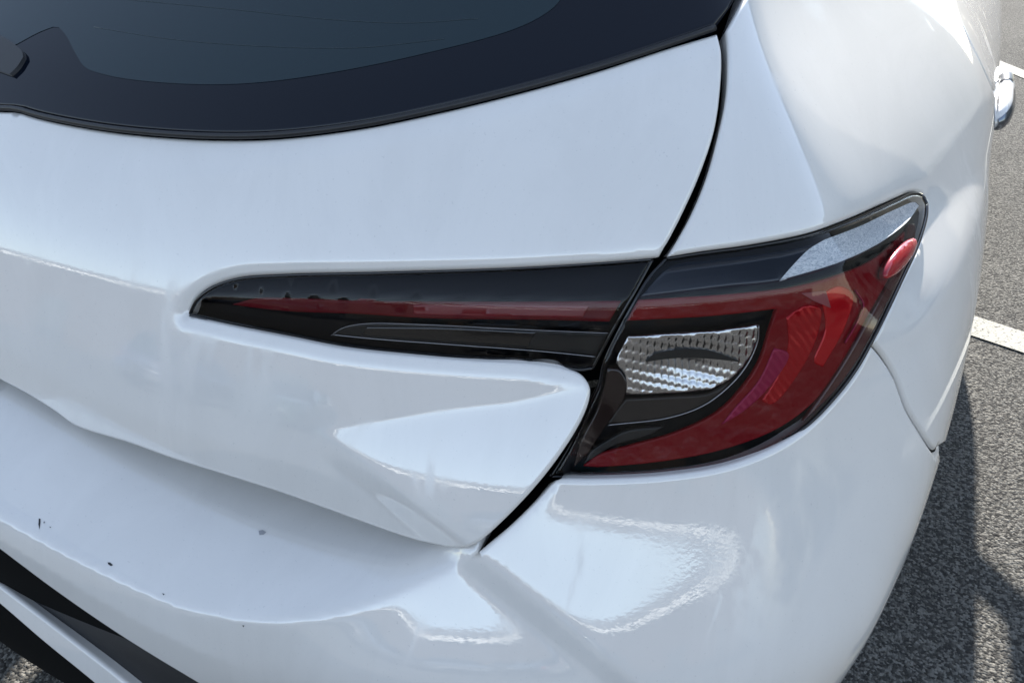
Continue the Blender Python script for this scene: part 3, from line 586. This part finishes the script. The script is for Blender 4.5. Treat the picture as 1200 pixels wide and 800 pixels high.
def mirror(sx):
    th = np.arange(20)/20*2*math.pi; rows = []
    for k, (y, s_) in enumerate([(3.11, .86), (3.12, .97), (3.16, 1.), (3.21, .93), (3.26, .72), (3.29, .40), (3.30, .05)]):
        rows.append([(sx*(1.06+.115*s_*np.sign(math.cos(a))*abs(math.cos(a))**.7+(-.01 if k > 3 else 0)), y, 1.11+.10*s_*np.sign(math.sin(a))*abs(math.sin(a))**.75+.03*math.cos(a)) for a in th])
    V = np.array(rows); o = link('wing_mirror', grid_mesh('wing_mirror', V, closed=True), paint, car)
    c_ = V[0].mean(0); g_ = np.vstack([V[0], [c_]]); link('mirror_glass', pymesh('mirror_glass', g_, [(j, (j+1) % 20, 20) for j in range(20)], False), chrome, o)
    Vt, Ft = tube([(sx*.86, 3.23, .99), (sx*.93, 3.22, 1.02), (sx*1.0, 3.2, 1.05)], [.035, .03, .028], 8); link('mirror_arm', pymesh('mirror_arm', Vt, Ft), black_gloss, o)
mirror(1); mirror(-1)
# wiper hub at the foot of the rear window
S_hub = Shape(F_up, None, .004)
hub = [[(-75, 22), (-30, 32), (0, 42), (14, 50), (26, 61), (27, 67)], [(27, 67), (20, 78), (11, 87)], [(11, 87), (0, 83), (-30, 72), (-75, 52)], [(-75, 52), (-82, 38), (-75, 22)]]
panel('wiper_base', S_hub, hub, rubber, rear_window, mirror=False, step=.006, depth=.01, profile=HARD)
# ---------------------------------------------------------------- painted lines
a_, b_ = G(1140, 382.5), G(1200, 402); stripe(a_-(b_-a_)*4, b_+(b_-a_)*20, .128)
a_, b_ = G(1178, 79), G(1200, 88); stripe(a_-(b_-a_)*1., a_+(b_-a_)*8, .12)

added_wall_m = pmat('added_pale_render_wall', (.36, .33, .28), .9); noise_bump(added_wall_m, 8, .3, .01)
added_roof_m = pmat('added_grey_roof', (.12, .12, .125), .7); dk = pmat('added_dark_window', (.02, .025, .03), .1)
added_bld = tag(empty('building', (7.6, 12.5, 0)), 'beige rendered building unseen ahead on the right, added for the rear wing to mirror', 'building')  # unseen, added to block the bright horizon in the fender's reflection
def boxm(nm, a, b, m_, par):
    (x0, y0, z0), (x1, y1, z1) = a, b; V = [(x, y, z) for x in (x0, x1) for y in (y0, y1) for z in (z0, z1)]
    o = bpy.data.objects.new(nm, pymesh(nm, V, [(0, 1, 3, 2), (4, 6, 7, 5), (0, 4, 5, 1), (2, 3, 7, 6), (0, 2, 6, 4), (1, 5, 7, 3)], False)); o.data.materials.append(m_); C.objects.link(o); o.parent = par; return o
boxm('added_wall', (0, 0, 0), (30, 9, 9.2), added_wall_m, added_bld); boxm('roof', (-.4, -.4, 9.2), (30.4, 9.4, 9.6), added_roof_m, added_bld)  # wall and roof of the unseen added building
for i in range(6): boxm('added_window', (2+4.6*i, -.03, 1.3), (4.4+4.6*i, .05, 3.2), dk, added_bld)
added_brick_m = pmat('added_dark_brown_brickwork', (.05, .038, .03), .9); noise_bump(added_brick_m, 30, .4, .01); added_gutter_m = pmat('added_white_gutter', (.7, .7, .68), .4)
b2 = tag(empty('building', (-90, -36, 0)), 'long low dark brown building with a white gutter line, unseen far behind, added to darken what the paint mirrors', 'building')  # unseen, added as a dark band with a pale streak to mirror
boxm('added_wall', (0, 0, 0), (180, 9, 5.0), added_brick_m, b2); boxm('added_gutter', (-.2, 9.003, 4.75), (180.2, 9.25, 4.95), added_gutter_m, b2); boxm('roof', (-.4, -.4, 5.0), (180.4, 9.4, 5.3), added_roof_m, b2)  # wall, gutter and roof of the unseen added building
for i in range(19): boxm('door', (4+9.4*i, 8.95, 0), (6.6+9.4*i, 9.04, 2.6), dk, b2)  # doors of the unseen added building
# ---------------------------------------------------------------- chips, marks and heater lines
faint = pmat('grey_smudge', (.30, .30, .31), .6); chip_m = pmat('dark_scuff', (.02, .02, .022), .7)
def mark(name, S, pts, own, m=chip_m, off=.0005):
    Sx = Shape(S.F, S.d, off); P = pix(Sx.F, Sx.disp, np.array(pts, float)); n = len(P); link(name, pymesh(name, P, [tuple(range(n))], False), m, own)
for pts in ([(45.5, 607), (47.5, 607.5), (47.2, 613), (46.2, 620), (45, 614)], [(126, 658.5), (129, 658.5), (132.5, 661.5), (130, 662.8), (127, 660.8)], [(51, 611), (52.5, 610.5), (51.5, 613.5)], [(58, 616.5), (60, 617.3), (58.5, 618)], [(190, 694.5), (193, 695.5), (191.5, 697)], [(284, 732), (286.5, 732.5), (285, 734.5)], [(303, 621.5), (308, 620.5), (312, 623), (309, 626), (304, 626.5)]):
    mark('scuff', S_bump, pts, bumper, faint if pts[0][0] > 300 else chip_m)
hl = pmat('heater_line', (.022, .036, .042), .3)
for L in ([(150, 0), (260, 10), (400, 24), (480, 27), (560, 22)], [(110, 32), (200, 46), (300, 54), (420, 56), (520, 46)]):
    P = pix(F_up, lambda P: -.001+0*P[:, 0], catmull(L, 10)); V, Fc = tube(P, .00025, 4); link('heater_line', pymesh('heater_line', V, Fc), hl, rear_window)

# ---------------------------------------------------------------- unseen copies of the car, added behind for the paint to mirror
def copy_tree(o, parent, swap):
    c = o.copy(); C.objects.link(c); c.parent = parent
    for sl in c.material_slots:
        if sl.material == paint: sl.link = 'OBJECT'; sl.material = swap
    for ch in list(o.children): copy_tree(ch, c, swap)
    return c
for x, y, rz, nm, colr in ((-6.2, -8.3, 0, 'dark blue', (.012, .02, .05)), (-3.4, -8.6, 180, 'dark green', (.012, .03, .02)), (2.2, -8.4, 180, 'dark grey', (.05, .052, .055)), (5.0, -8.2, 0, 'black', (.008, .008, .009))):
    m_ = pmat(nm.replace(' ', '_')+'_added_copy_paint', colr, .4, coat=1); c = copy_tree(car, None, m_)
    c.rotation_euler[2] = math.radians(rz+180 if rz == 0 else 180+rz); c.location = (x, y, 0) if rz else (x, y, 0)
    if rz == 0: c.rotation_euler[2] = math.pi
    else: c.rotation_euler[2] = 0; c.location = (x, y-4.4, 0)
    tag(c, nm+' hatchback, unseen copy added behind for the white paint to mirror', 'car', 'cars added for reflections')
